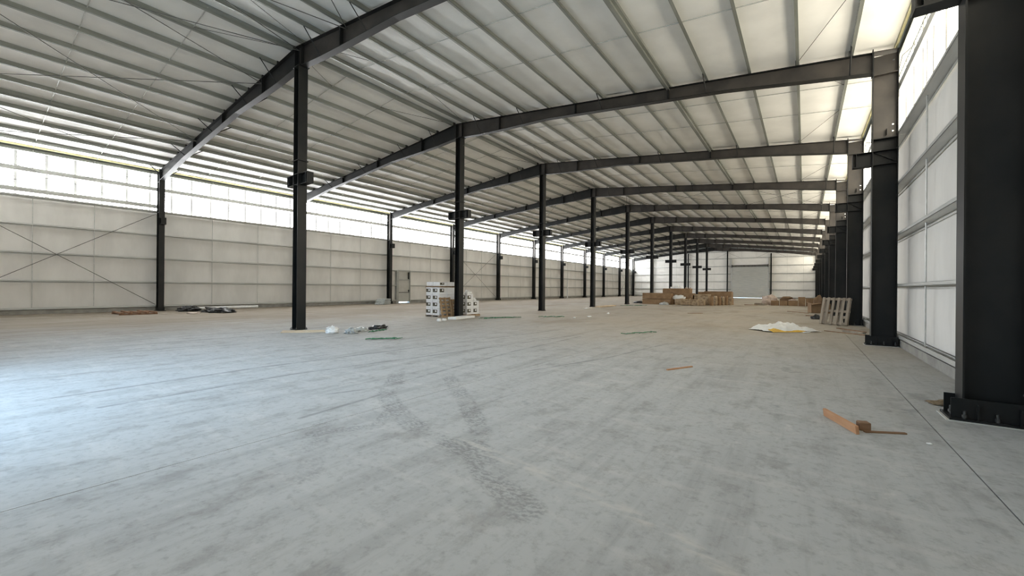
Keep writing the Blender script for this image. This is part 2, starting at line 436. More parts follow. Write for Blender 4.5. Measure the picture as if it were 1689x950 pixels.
def side_wall(name, sg):
    # sg -1: left wall, +1: right wall. All measured outward from the column backs
    X = XRO if sg > 0 else XLO
    def xx(d): return X + sg * d
    def bx(m, d0, d1, *r): return m.box(min(xx(d0), xx(d1)), max(xx(d0), xx(d1)), *r)
    m = MB()
    door = (sg < 0)
    dy0, dy1, dz = 22.97, 24.40, 2.80
    if door:
        bx(m, 0.30, 0.34, Y0, dy0, 0.0, ZW); bx(m, 0.30, 0.34, dy1, Y1 + 0.35, 0.0, ZW); bx(m, 0.30, 0.34, dy0, dy1, dz, ZW)
    else:
        bx(m, 0.30, 0.34, Y0, Y1 + 0.35, 0.0, ZW)
    bx(m, 0.30, 0.34, Y0, Y1 + 0.35, ZE + 0.02, raf(X) + 0.5); bx(m, 0.2, 0.34, Y1 + 0.05, Y1 + 0.3, ZW, ZE + .02)
    w = struct(m.build(name, 'sheet_metal'))
    cb = MB()
    for a, b in (((Y0, dy0 - 0.1), (dy1 + 0.1, Y1)) if door else ((Y0, Y1),)):
        bx(cb, 0.06, 0.42, a, b, -0.04, 0.21)
    cb.build('curb', 'curb_concrete', w)
    for bi, (ya, yb) in enumerate(BAYS):
        L = yb - ya
        def girt(z, d=0.2, fl=0.065, nm='girt', y0=ya, y1=yb, mat='galvanized'):
            g = MB()
            bx(g, 0.0, d, y0 + 0.004, y1 - 0.004, z - 0.003, z + 0.003)
            bx(g, 0.0, 0.006, y0 + 0.004, y1 - 0.004, z - 0.003, z + fl)
            bx(g, d - 0.006, d, y0 + 0.004, y1 - 0.004, z - fl, z + 0.003)
            bx(g, 0.0, 0.018, y0 + 0.004, y1 - 0.004, z + fl - 0.004, z + fl)
            return g.build(nm, mat, w)
        g = MB(); bx(g, 0.02, 0.035, ya + .004, yb - .004, 6.64, 6.81); bx(g, 0.02, 0.09, ya + .004, yb - .004, 6.63, 6.64); bx(g, 0.02, 0.09, ya + .004, yb - .004, 6.81, 6.82); g.build('girt', 'galvanized', w)
        for z in GZ + [ZW]:
            if door and bi == 3 and z < dz:
                girt(z, y1=dy0); girt(z, y0=dy1)
            else: girt(z)
        b = MB(); bx(b, 0.03, 0.2, ya, yb, ZB - 0.05, ZB - 0.035); bx(b, 0.03, 0.042, ya, yb, ZB - 0.05, ZB + 0.05); bx(b, 0.15, 0.162, ya, yb, ZB - 0.05, ZB + 0.05)
        if not (door and bi == 3): b.build('base_channel', 'galvanized', w)
        else:
            for a_, b_ in ((ya, dy0), (dy1, yb)):
                q = MB(); bx(q, 0.03, 0.2, a_, b_, ZB - 0.05, ZB - 0.035); bx(q, 0.03, 0.042, a_, b_, ZB - 0.05, ZB + 0.05); q.build('base_channel', 'galvanized', w)
        if sg < 0 and bi == 0: 
            q = MB(); bx(q, 0.02, 0.05, ya, yb, 5.67, 5.86); q.build('wide_girt', 'galvanized', w)
        ry = (2.13, 4.16) if ya < 0 else (ya + L / 3, yb - L / 3)
        edges = [ya, ry[0], ry[1], yb]
        for (z0, z1) in ROWS:
            for i, (a, b_) in enumerate(zip(edges, edges[1:])):
                if door and bi == 3 and i == 0 and z0 < dz - 0.2: b_ = dy0
                put(rnd.choice(wp), 'insulation_panel', w, (xx(0.225), (a + b_) / 2, z0), (0, 0, math.pi / 2 if sg > 0 else -math.pi / 2), ((b_ - a) * 1.0, 1, z1 - z0))
        for yr in ry:
            t = MB().tube([(xx(0.10), yr, ZB), (xx(0.10), yr, ZE + 0.1)], 0.016, 5)
            t.build('sag_rod', 'galvanized', w)
        for yr, yc in ((ry[0], ya), (ry[1], yb)):
            MB().tube([(xx(0.08), yr, 6.74), (xx(0.08), yc, 7.5)], 0.008, 4).build('inclined_tie', 'rod_steel', w)
        if bi in (0, 4, 10):
            for (p, q) in ((0.35, 5.35), (5.35, 0.35)):
                MB().tube([(xx(-0.06), ya + 0.15, p), (xx(-0.06), yb - 0.15, q)], 0.014, 5).build('brace_rod', 'rod_steel', w)
            for (p, q) in ((5.55, 7.45), (7.45, 5.55)):
                MB().tube([(xx(-0.06), ya + 0.15, p), (xx(-0.06), yb - 0.15, q)], 0.009, 5).build('brace_rod', 'rod_steel', w)
    return w
wall_left = side_wall('wall_left', -1)
wall_right = side_wall('wall_right', 1)

# translucent strips: one ribbed sheet beside the other
def strip(name, sg, pane_mat, lap_mat, label):
    X = (XRO if sg > 0 else XLO) + sg * 0.235
    root = bpy.data.objects.new(name, None); COL.objects.link(root); root['kind'] = 'structure'
    root.location = (X, Y0, ZW); root['label'] = label
    m = MB()
    n = 12; H = ZE - ZW
    pts = []
    for i in range(n + 1):
        y = i / n * (SHEET - 0.09) + 0.045
        pts.append((y, 0.012 if i % 2 else 0.0))
    for (a, da), (b, db) in zip(pts, pts[1:]):
        m.quad([(sg * da, a, 0), (sg * db, b, 0), (sg * db, b, H), (sg * da, a, H)])
    m.box(-0.012, 0.012, -0.045, 0.045, 0, H, 1)
    me = m.mesh('pane', [pane_mat, lap_mat])
    k = 0
    y = 0.68 - SHEET * 1 - Y0
    y = y % SHEET
    while y < Y1 - Y0 - 0.3:
        put(me, 'pane', root, (0, y, 0)); y += SHEET
    return root
strip('window_1', -1, 'pane_west', 'lap_west', 'long band of translucent sheets along the top of the left wall')
strip('window_2', 1, 'pane_east', 'lap_east', 'long band of translucent sheets along the top of the right wall')

# ------------------------------------------------------------------ end walls
def roofz(x): return raf(x) + PUR + 0.06
# far end
YE = FR(NF) + 0.02
DX0, DX1, DZ = -10.67, -5.12, 5.85
poly_l = [(XLO - 0.3, 0), (DX0, 0), (DX0, roofz(DX0) + 0.15), (XR, roofz(XR) + 0.15), (XLO - 0.3, roofz(XLO) + 0.1)]
poly_r = [(DX1, 0), (XRO + 0.3, 0), (XRO + 0.3, roofz(XRO) + 0.1), (DX1, roofz(DX1) + 0.15)]
poly_t = [(DX0, DZ), (DX1, DZ), (DX1, roofz(DX1) + 0.15), (DX0, roofz(DX0) + 0.15)]
m = MB()
for p in (poly_l, poly_r, poly_t): m.prism(p, 'y', YE + 0.30, YE + 0.34)
wall_back = struct(m.build('wall_back', 'sheet_metal'))
cb = MB()
for a, b in ((XLO - 0.05, DX0 - 0.15), (DX1 + 0.15, XRO + 0.05)): cb.box(a, b, YE + 0.04, YE + 0.4, -0.04, 0.21)
cb.build('curb', 'curb_concrete', wall_back)
EP = [-24.8, -18.1, -11.4, -4.7]
EZ = [0.25, 1.5, 2.9, 4.3, 5.7, 7.1, 8.35, 9.6]
xb = [XLO - 0.2] + EP + [XRO + 0.2]
def gable_top(x): return raf(x) + PUR
for a, b in zip(xb, xb[1:]):
    n = 3 if b - a > 5 else 2
    cutx = [a + (b - a) * i / n for i in range(n + 1)]
    for z0, z1 in zip(EZ, EZ[1:]):
        dr = (a == -11.4)
        for i, (c0, c1) in enumerate(zip(cutx, cutx[1:])):
            p0, p1 = c0, c1
            if dr and z0 < 5.6:
                if i == 0: p1 = DX0
                elif i == 2: p0 = DX1
                else: continue
            t0, t1 = min(z1, gable_top(p0)), min(z1, gable_top(p1))
            if t0 - z0 < 0.05 and t1 - z0 < 0.05: continue
            t0, t1 = max(t0, z0 + 0.02), max(t1, z0 + 0.02)
            r_ = random.random() * 6
            def fn(u, v, p0=p0, p1=p1, t0=t0, t1=t1, z0=z0, r_=r_):
                e = math.sin(math.pi * v) * math.sin(math.pi * u) ** .5
                return (p0 + (p1 - p0) * u, YE + 0.225 - 0.03 * e - 0.01 * e * math.sin(11 * u + r_), z0 + v * ((t0 + (t1 - t0) * u) - z0))
            MB().grid(fn, 6, 3).build('insulation_panel', 'facing', wall_back, smooth=True)
        if i and z0 > 0.3:
            segs = [(a, b)]
            if dr and z0 < 5.6: segs = [(a, DX0 - 0.12), (DX1 + 0.12, b)]
            for s0, s1 in segs:
                if gable_top(s0) < z0 and gable_top(s1) < z0: continue
                if gable_top(s0) < z0 + 0.1: s0 = XR - (ZR + PUR - z0 - 0.1) / SL
                if gable_top(s1) < z0 + 0.1: s1 = XR + (ZR + PUR - z0 - 0.1) / SL
                g = MB().box(s0, s1, YE, YE + 0.2, z0 - 0.003, z0 + 0.003).box(s0, s1, YE, YE + 0.006, z0 - 0.003, z0 + 0.09).box(s0, s1, YE + 0.19, YE + 0.2, z0 - 0.06, z0)
                g.build('girt', 'galvanized', wall_back)
    for cx in cutx[1:-1]:
        if a == -11.4:
            MB().tube([(cx, YE + 0.1, 7.1), (cx, YE + 0.1, gable_top(cx))], 0.011, 5).build('sag_rod', 'galvanized', wall_back)
        else:
            MB().tube([(cx, YE + 0.1, 0.25), (cx, YE + 0.1, gable_top(cx))], 0.011, 5).build('sag_rod', 'galvanized', wall_back)
    for p, q in ((0, 1), (-1, -2)):
        if a == xb[0] and p == 0: continue
        if b == xb[-1] and p == -1: continue
        MB().tube([(cutx[q], YE + 0.06, 7.12), (cutx[p], YE + 0.06, 8.2)], 0.012, 4).build('inclined_tie', 'rod_steel', wall_back)
# roller shutter in the far end wall
door = bpy.data.objects.new('door_2', None); COL.objects.link(door); struct(door)
door['label'] = 'galvanized roller shutter in the far end wall'
door.location = ((DX0 + DX1) / 2, YE - 0.02, 0)
dw = (DX1 - DX0) / 2
sl = MB()
nsl = 54; zb0 = 0.10; zh = (5.80 - zb0) / nsl
prof = []
for i in range(nsl):
    z = zb0 + i * zh
    prof += [(0.0, z), (-0.022, z + zh * 0.25), (-0.022, z + zh * 0.70), (0.0, z + zh * 0.95)]
for (a, za), (b, zb_) in zip(prof, prof[1:]):
    sl.quad([(-dw + 0.06, a, za), (dw - 0.06, a, za), (dw - 0.06, b, zb_), (-dw + 0.06, b, zb_)])
cur = sl.build('curtain', 'roller_steel', door); cur['kind'] = 'stuff'
MB().box(-dw + 0.06, dw - 0.06, -0.05, 0.02, 0.09, 0.16).build('bottom_bar', 'galvanized', door)
for s in (-1, 1):
    MB().box(s * dw - 0.08, s * dw + 0.08, -0.07, -0.03, 0, 5.7).box(s * dw - 0.03 + s * 0.05, s * dw + 0.03 + s * 0.05, -0.10, 0.2, 0, 7.1).build('guide_rail', 'galvanized', door)
    MB().box(s * dw - 0.04, s * dw + 0.04, -0.42, 0.05, 5.45, 5.95).build('end_bracket', 'black_steel', door)
MB().tube([(-dw, -0.2, 5.72), (dw, -0.2, 5.72)], 0.17, 14).build('roller_barrel', 'rod_steel', door)

# near end, behind the camera: the same wall with its door rolled up, open to the sky
m = MB()
for p in (poly_l, poly_r, poly_t): m.prism(p, 'y', Y0 - 0.10, Y0 - 0.02)
struct(m.build('wall_front', 'facing_wall'))

# personnel door in the left wall
XD = XLO - 0.06
door1 = bpy.data.objects.new('door_1', None); COL.objects.link(door1); struct(door1)
door1['label'] = 'grey personnel door with a panel above it in the left wall'
door1.location = (XD, 23.685, 0)
hw = 0.715
for s in (-1, 1):
    MB().box(-0.2, 0.10, s * hw - 0.11, s * hw + 0.0 if s > 0 else s * hw + 0.11, 0, 2.86).build('jamb', 'jamb_grey', door1)
MB().box(-0.2, 0.08, -hw, hw, 2.80, 2.92).build('header', 'jamb_grey', door1)
MB().box(-0.1, 0.07, -hw + 0.1, hw - 0.1, 2.02, 2.11).build('transom_rail', 'jamb_grey', door1)
MB().box(-0.08, -0.04, -hw + 0.1, hw - 0.1, 2.11, 2.80).build('transom_panel', 'door_grey', door1)
leaf = MB().box(-0.03, 0.02, -hw + 0.11, hw - 0.11, 0.13, 2.02).build('door_leaf', 'door_grey', door1)
MB().box(0.02, 0.05, -hw + 0.11, hw - 0.11, 0.93, 0.97).build('push_bar', 'black_steel', leaf)
MB().box(0.02, 0.08, hw - 0.22, hw - 0.14, 1.0, 1.18).build('lock_case', 'black_plastic', leaf)
MB().box(0.02, 0.07, hw - 0.24, hw - 0.16, 2.15, 2.75).build('closer_arm', 'black_steel', door1)

# ------------------------------------------------------------------ steel columns
def bolts(parent, pts, z, r=0.022, h=0.085):
    for (x, y) in pts:
        MB().tube([(x, y, z), (x, y, z + h)], r * 0.6, 8).tube([(x, y, z + 0.012), (x, y, z + 0.042)], r, 6).build('anchor_bolt', 'bolt_steel', parent)
def corbel(parent, x0, x1, zt=5.10, zb=4.73, fw=0.11):
    o = MB().box(min(x0, x1), max(x0, x1), -0.006, 0.006, zb, zt).box(min(x0, x1), max(x0, x1), -fw, fw, zt - 0.014, zt).box(min(x0, x1), max(x0, x1), -fw, fw, zb, zb + 0.014).build('corbel', 'black_steel', parent)
    xm = x1 + (x0 - x1) * 0.18
    MB().box(x1 - 0.006, x1 + 0.006, -fw, fw, zb, zt).build('end_plate', 'black_steel', o)
    MB().box(xm - 0.006, xm + 0.006, -fw, fw, zb + 0.014, zt - 0.014).build('stiffener', 'black_steel', o)
    return o

def wall_column():
    # inner face at local x = -0.25 (towards the hall), back at +0.25
    t = thing('steel_column', 'x', 'column', group='wall columns')
    fw = 0.135
    zt = raf(XRI) - 0.0
    MB().box(-0.25, -0.234, -fw, fw, 0.03, zt - 0.02).build('flange', 'black_steel', t)
    MB().box(0.234, 0.25, -fw, fw, 0.03, zt - 0.06).build('flange', 'black_steel', t)
    MB().box(-0.234, 0.234, -0.006, 0.006, 0.03, 5.40).build('web', 'black_steel', t)
    # head of the column: web with punched bolt holes
    m = MB()
    gx = [-0.234, 0.145, 0.18, 0.234]; gz = [5.42, 5.58, 5.615, 5.75, 5.785, 7.42, 7.455, zt - 0.10]
    for i in range(3):
        for j in range(7):
            if i == 1 and j in (1, 3, 5): continue
            m.box(gx[i], gx[i + 1], -0.006, 0.006, gz[j], gz[j + 1])
    m.build('upper_web', 'lit_steel', t)
    MB().box(-0.262, 0.25, -fw, fw, 5.40, 5.42).build('splice_plate', 'black_steel', t)
    MB().box(-0.234, 0.234, -fw + 0.01, fw - 0.01, 7.08, 7.094).build('stiffener', 'lit_steel', t)
    MB().box(0.03, 0.036, -0.10, 0.0, 5.50, 5.66).build('clip_plate', 'black_steel', t)
    MB().prism([(-0.27, zt + 0.005), (0.26, zt - 0.055), (0.26, zt - 0.07), (-0.27, zt - 0.01)], 'y', -fw, fw).build('cap_plate', 'lit_steel', t)
    for z in (4.73, 5.09): MB().box(-0.234, 0.234, -fw + 0.01, fw - 0.01, z, z + 0.014).build('stiffener', 'black_steel', t)
    for s in (-1, 1):
        d = Vector((0.44, 0, -0.30)).normalized(); 
        MB().prism([(-0.22, 5.085), (-0.20, 5.085), (0.225, 4.80), (0.205, 4.79)], 'y', s * 0.006, s * 0.05).build('diagonal_stiffener', 'black_steel', t)
    corbel(t, -0.25, -0.64)
    bp = MB().box(-0.36, 0.29, -0.20, 0.20, 0.012, 0.036).build('base_plate', 'black_steel', t)
    MB().box(-0.385, 0.295, -0.21, 0.21, 0.0, 0.012).build('grout_bed', 'grout', bp)
    for s in (-1, 1):
        MB().box(-0.34, 0.28, s * (fw + 0.006) - 0.006, s * (fw + 0.006) + 0.006, 0.036, 0.25).build('gusset_plate', 'black_steel', t)
        for x in (-0.14, 0.16): MB().box(x - 0.006, x + 0.006, s * (fw + 0.012), s * 0.195, 0.036, 0.20).build('rib_plate', 'black_steel', t)
    bolts(t, [(-0.31, -0.06), (-0.30, 0.06), (-0.24, -0.17), (0.0, -0.172), (0.22, -0.172), (-0.24, 0.17), (0.0, 0.172), (0.22, 0.172)], 0.036)
    return t
def set_all(o, loc, rz, label, grp):
    o.location = loc; o.rotation_euler = (0, 0, rz); o['label'] = label; o['group'] = grp
proto = wall_column()
for k in range(1, NF + 1):
    o = proto if k == 1 else copy_tree(proto)
    lab = 'large black steel column in the right foreground with bolted base' if k == 1 else 'black steel column at the right wall, %s from the camera' % ORD[k]
    set_all(o, (1.67, FR(k), 0), 0, lab, 'steel columns along the right wall')
# left columns: slimmer sections of the same family
def left_column():
    t = thing('steel_column', 'x', 'column')
    fw = 0.125; zt = raf(XLI)
    MB().box(-0.25, -0.236, -fw, fw, 0.03, zt - 0.02).build('flange', 'black_steel', t)
    MB().box(0.136, 0.15, -fw, fw, 0.03, zt - 0.06).build('flange', 'black_steel', t)
    MB().box(-0.236, 0.136, -0.006, 0.006, 0.03, 5.40).build('web', 'black_steel', t)
    MB().box(-0.236, 0.136, -0.006, 0.006, 5.42, zt - 0.06).build('upper_web', 'lit_steel', t)
    MB().box(-0.262, 0.16, -fw, fw, 5.40, 5.42).build('splice_plate', 'black_steel', t)
    MB().box(-0.236, 0.136, -fw + .01, fw - .01, 7.08, 7.094).build('stiffener', 'lit_steel', t)
    corbel(t, -0.25, -0.60)
    MB().box(-0.34, 0.24, -0.19, 0.19, 0.0, 0.03).build('base_plate', 'black_steel', t)
    for s in (-1, 1): MB().box(-0.32, 0.22, s * (fw + .006) - .006, s * (fw + .006) + .006, 0.03, 0.2).build('gusset_plate', 'black_steel', t)
    return t
lp = left_column()
for k in range(1, NF + 1):
    o = lp if k == 1 else copy_tree(lp)
    lab = {1: 'black steel column at the left wall, nearest the camera, beside flat brown boards',
           3: 'black steel column at the left wall just before the grey personnel door'}.get(k, 'black steel column at the left wall, %s from the camera' % ORD[k])
    set_all(o, (2 * XR - 1.67, FR(k), 0), math.pi, lab, 'steel columns along the left wall')
def mid_column():
    t = thing('steel_column', 'x', 'column')
    fw = 0.15
    for s in (-1, 1): MB().box(s * 0.142 - 0.008, s * 0.142 + 0.008, -fw, fw, 0.025, 8.60).build('flange', 'black_steel', t)
    MB().box(-0.134, 0.134, -0.006, 0.006, 0.025, 8.60).build('web', 'black_steel', t)
    for s in (-1, 1): corbel(t, s * 0.15, s * 0.64, 5.10, 4.74, 0.11)
    MB().box(-0.21, 0.21, -0.17, 0.17, 5.52, 5.54).build('collar_plate', 'black_steel', t)
    for z in (4.74, 5.09): MB().box(-0.134, 0.134, -fw + .01, fw - .01, z, z + 0.014).build('stiffener', 'black_steel', t)
    MB().box(-0.22, 0.22, -0.17, 0.17, 8.60, 8.622).build('cap_plate', 'black_steel', t)
    MB().box(-0.19, 0.19, -0.19, 0.19, 0.0, 0.025).build('base_plate', 'black_steel', t)
    bolts(t, [(-0.165, -0.165), (0.165, -0.165), (-0.165, 0.165), (0.165, 0.165)], 0.025, 0.016, 0.05)
    return t
cp = mid_column()
for k in range(1, NF):
    o = cp if k == 1 else copy_tree(cp)
    lab = {1: 'tall black steel column in mid hall, nearest the camera, with boards at its foot',
           2: 'black steel column in mid hall between the stacks of white boxes'}.get(k, 'black steel column in mid hall, %s in the row from the camera' % ORD[k])
    set_all(o, (-13.5, FR(k), 0), 0, lab, 'steel columns down the middle of the hall')
for i, x in enumerate(EP):
    t = thing('wall_post', ['black steel post on the far end wall nearest the left corner', 'black steel post on the far end wall behind the row of mid columns', 'black steel post just left of the roller shutter', 'black steel post just right of the roller shutter'][i], 'post', (x, YE - 0.14, 0), group='posts of the far end wall')
    zt = raf(x) - 0.55
    for s in (-1, 1): MB().box(-0.1, 0.1, s * 0.125 - 0.006, s * 0.125 + 0.006, 0.02, zt).build('flange', 'black_steel', t)
    MB().box(-0.005, 0.005, -0.119, 0.119, 0.02, zt).build('web', 'black_steel', t)
    MB().box(-0.15, 0.15, -0.16, 0.16, 0, 0.02).build('base_plate', 'black_steel', t)

# ------------------------------------------------------------------ rafters
PROF = [(0.0, 0.69), (1.4, 0.66), (2.5, 0.60), (5.0, 0.42), (11.5, 0.40), (HALF - 0.5, 0.55)]
def depth(d):
    for (a, u), (b, v) in zip(PROF, PROF[1:]):
        if d <= b: return u + (v - u) * (d - a) / (b - a)
    return PROF[-1][1]
def rafter():
    t = thing('roof_rafter', 'x', 'rafter', group='steel roof rafters')
    fw = 0.11
    ds = [0.0, 1.4, 2.5, 5.0, 8.0, 11.5, HALF - 0.5 - 0.012]
    for s in (-1, 1):
        m, tf, bf = MB(), MB(), MB()
        for a, b in zip(ds, ds[1:]):
            xa, xb_ = XR + s * a, XR + s * b
            ta, tb = raf(xa), raf(xb_); ba, bb = ta - depth(a), tb - depth(b)
            m.prism([(xa, ta - .012), (xb_, tb - .012), (xb_, bb + .012), (xa, ba + .012)], 'y', -0.006, 0.006)
            tf.prism([(xa, ta), (xb_, tb), (xb_, tb - .014), (xa, ta - .014)], 'y', -fw, fw)
            bf.prism([(xa, ba), (xb_, bb), (xb_, bb + .016), (xa, ba + .016)], 'y', -fw, fw)
        m.build('web', 'lit_steel' if s > 0 else 'black_steel', t); tf.build('top_flange', 'black_steel', t); bf.build('bottom_flange', 'black_steel', t)  # right half uses the lightened copy, strip light painted into its web
        xe = XR + s * (HALF - 0.5 - 0.012)
        MB().box(min(xe, xe + s * .02), max(xe, xe + s * .02), -0.13, 0.13, raf(xe) - 0.60, raf(xe) + 0.07).build('end_plate', 'black_steel', t)
        for d in (2.55, 6.3, 9.8):
            x = XR + s * d
            for e in (-0.012, 0.012):
                MB().prism([(x + e - 0.006, raf(x) - .014), (x + e + .006, raf(x) - .014), (x + e + .006, raf(x) - depth(d) + .016), (x + e - .006, raf(x) - depth(d) + .016)], 'y', -fw, fw).build('splice_plate', 'black_steel', t)
        for i, d in enumerate(offs):
            x = XR + s * d
            MB().box(x - s * 0.012 - 0.004, x - s * 0.012 + 0.004, -0.075, 0.075, raf(x), raf(x) + 0.17).build('purlin_clip', 'black_steel', t)
            if i in (1, 3, 6, 9, 12):
                for ys in (-1, 1):
                    MB().tube([(x, ys * 0.09, raf(x) - depth(d) + 0.03), (x, ys * 0.62, raf(x) + 0.03)], 0.018, 4).build('flange_brace', 'black_steel', t)
    for e in (-0.2, 0.2): MB().box(XR + 0.1 + e - 0.006, XR + 0.1 + e + 0.006, -fw, fw, ZR - 0.66, ZR - 0.04).build('stiffener', 'black_steel', t)
    return t
rf = rafter()
for k in range(1, NF + 1):
    o = rf if k == 1 else copy_tree(rf)
    lab = {1: 'dark steel roof rafter nearest the camera, running out of the top of the picture',
           2: 'second dark steel rafter, meeting the nearest whole column at right',
           11: 'last dark steel rafter, against the far end wall'}.get(k, '%s dark steel roof rafter counting from the camera' % ORD[k])
    set_all(o, (0, FR(k), 0), 0, lab, 'steel roof rafters')

# ------------------------------------------------------------------ loose things
def Rz(a): return Matrix.Rotation(a, 4, 'Z')
def bevel_box(w, d, h, b=0.01):
    bm = bmesh.new(); bmesh.ops.create_cube(bm, size=1)
    for v in bm.verts: v.co = Vector((v.co.x * w, v.co.y * d, (v.co.z + .5) * h))
    bmesh.ops.bevel(bm, geom=bm.edges[:], offset=b, segments=1, affect='EDGES')
    return bm
def bm_mesh(bm, name, mat, smooth=False):
    me = bpy.data.meshes.new(name); bm.to_mesh(me); bm.free(); me.materials.append(MATS[mat])
    if smooth: me.polygons.foreach_set('use_smooth', [True] * len(me.polygons))
    return me
def board(name, p0, p1, w, h, mat, label, cat='board', z=0.0, z1=None, group=None, tilt=0.0):
    p0, p1 = Vector((*p0, 0)), Vector((*p1, 0)); d = p1 - p0
    o = put(bm_mesh(bevel_box(d.length, w, h, min(w, h) * 0.08), name, mat), name)
    o.location = ((p0.x + p1.x) / 2, (p0.y + p1.y) / 2, z)
    a = math.atan2(d.y, d.x)
    pit = 0 if z1 is None else -math.atan2(z1 - z, d.length)
    if z1 is not None: o.location.z = (z + z1) / 2
    o.rotation_euler = (tilt, pit, a)
    return tag(o, label, cat, group)
def blob(name, loc, sx, sy, sz, mat, seed, rough=0.35, rz=0.0, sub=3, flat=True, freq=2.3):
    rr = random.Random(seed)
    from mathutils import noise
    bm = bmesh.new(); bmesh.ops.create_icosphere(bm, subdivisions=sub, radius=1)
    off = Vector((rr.uniform(0, 50), rr.uniform(0, 50), rr.uniform(0, 50)))
    for v in bm.verts:
        n = noise.noise(v.co * freq + off) + 0.5 * noise.noise(v.co * freq * 2.3 + off)
        c = v.co * (1 + rough * n)
        z = c.z
        if flat: z = max(z, -0.35) + 0.35
        v.co = Vector((c.x * sx, c.y * sy, z * sz / (1.35 if flat else 1)))
    o = put(bm_mesh(bm, name, mat, True), name, None, loc, (0, 0, rz))
    return o
def carton(label, loc, w, d, h, rz=0.0, mat='cardboard', name='carton', group=None, tape=True, cat='box'):
    t = thing(name, label, cat, loc, rz, group)
    put(bm_mesh(bevel_box(w, d, h, 0.012), 'body', mat), 'body', t)
    if tape:
        MB().box(-w / 2 - .002, w / 2 + .002, -0.035, 0.035, h - .002, h + .002).box(w / 2, w / 2 + .003, -0.035, 0.035, h * .72, h).box(-w / 2 - .003, -w / 2, -0.035, 0.035, h * .72, h).build('tape', 'packing_tape', t)
    return t

# boards in the foreground
a = board('wood_board', (0.20, 5.84), (0.44, 5.27), 0.030, 0.085, 'orange_wood', 'short orange wooden board lying on edge at the right foreground', tilt=0.12)
board('wood_block', (0.455, 5.47), (0.545, 5.50), 0.085, 0.085, 'brown_wood', 'small brown wooden block behind the orange board', 'block')
board('wood_lath', (0.50, 5.40), (0.83, 5.585), 0.035, 0.014, 'brown_wood', 'thin brown lath pointing right from the small wooden block', 'lath')
board('wood_stick', (-1.95, 7.37), (-1.67, 7.98), 0.035, 0.02, 'orange_wood', 'lone orange wooden stick lying in the middle of the floor', 'stick')
# dry debris beside the near right column
o = blob('debris_clump', (1.42, 7.32, 0.0), 0.13, 0.09, 0.055, 'dry_leaf', 5, 0.6, 0.2, 3)
tag(o, 'clump of dry brown debris behind the near right column base', 'debris')
o = blob('paper_scrap', (0.955, 5.36, 0.0), 0.022, 0.014, 0.012, 'white_plastic', 6, 0.5, 0.2, 2)
tag(o, 'tiny white scrap on the floor joint at right', 'scrap')

# crumpled white sheet with yellow cloth
t = thing('plastic_sheet', 'crumpled white plastic sheet with a yellow lining lying on the open floor', 'sheet', (-0.62, 17.2, 0), 0.75)
def sheet_fn(u, v):
    from mathutils import noise
    x = (u - .5) * 2; y = (v - .5) * 2
    r = math.sqrt(x * x + y * y)
    env = max(0.0, 1 - (abs(x) ** 4 + abs(y) ** 5) * 0.9)
    n = noise.noise(Vector((x * 2.4, y * 2.2, 3.1))) ; n2 = noise.noise(Vector((x * 5.5, y * 4.5, 9.1)))
    z = 0.02 + env * (0.17 + 0.10 * n + 0.08 * n2) + 0.03 * abs(n2)
    hump = 0.09 * math.exp(-((x + .05) / .35) ** 2 - (y / .6) ** 2) - 0.10 * math.exp(-((x - .42) / .14) ** 2)
    edge = 1 + 0.18 * noise.noise(Vector((x * 2, y * 2, 7.7)))
    return (x * 0.95 * edge, y * 0.50 * edge, max(0.006, z + hump * env))
w_ = MB().grid(sheet_fn, 34, 22).build('sheet', 'white_plastic', t, smooth=True)
def yel(u, v):
    x, y, z = sheet_fn(u * 0.62 + 0.06, 0.0 + v * 0.18)
    return (x, y - 0.10 + v * 0.06, 0.010 + 0.085 * v * (1 + .4 * math.sin(9 * u)))
MB().grid(yel, 16, 5).build('lining', 'yellow_cloth', t, smooth=True)
o = blob('sheet_fold', (0.35, -0.62, 0), 0.22, 0.07, 0.03, 'white_plastic', 8, 0.5, 0.3); o.parent = t; o.name = 'fold'

# pallets ---------------------------------------------------------------
def pallet(label, wood, L=1.2, W=1.0, nslat=6, flat=False):
    # lies in local XZ, face towards -y, standing on its edge at z = 0
    t = thing('wooden_pallet', label, 'pallet')
    if flat:
        for i in range(nslat):
            z = 0.05 + i * (W - 0.1) / (nslat - 1)
            MB().box(-L / 2, L / 2, 0.05, 0.072, z - 0.045, z + 0.045).build('slat', wood, t)
        for x in (-L / 2 + 0.05, 0, L / 2 - 0.05):
            MB().box(x - 0.045, x + 0.045, 0.01, 0.05, 0, W).build('stringer', wood, t)
        return t
    for i in range(nslat):
        x = -L / 2 + 0.05 + i * (L - 0.1) / (nslat - 1)
        MB().box(x - 0.045, x + 0.045, -0.072, -0.050, 0, W).build('slat', wood, t)
    for z in (0.06, W / 2, W - 0.06):
        MB().box(-L / 2, L / 2, -0.05, 0.05, z - 0.045, z + 0.045).build('stringer', wood, t)
    for i in range(4):
        x = -L / 2 + 0.07 + i * (L - 0.14) / 3
        MB().box(x - 0.05, x + 0.05, 0.05, 0.072, 0, W).build('back_slat', wood, t)
    return t
p = pallet('weathered grey pallet leaning on the third right column', 'grey_wood', 1.02, 1.14, 6)
p.location = (0.98, 21.42, 0.02); p.rotation_euler = (-0.24, 0, -0.52)
board('wood_plank', (0.60, 18.05), (1.62, 17.10), 0.10, 0.022, 'brown_wood', 'long thin brown plank on the floor in front of the leaning pallet', 'plank')
board('wood_plank', (1.02, 19.6), (1.70, 18.35), 0.09, 0.03, 'brown_wood', 'brown plank lying closest to the foot of the leaning pallet', 'plank')
board('wood_plank', (1.15, 18.4), (1.62, 17.75), 0.12, 0.05, 'grey_wood', 'short thick plank beside the long thin plank by the right wall', 'plank')

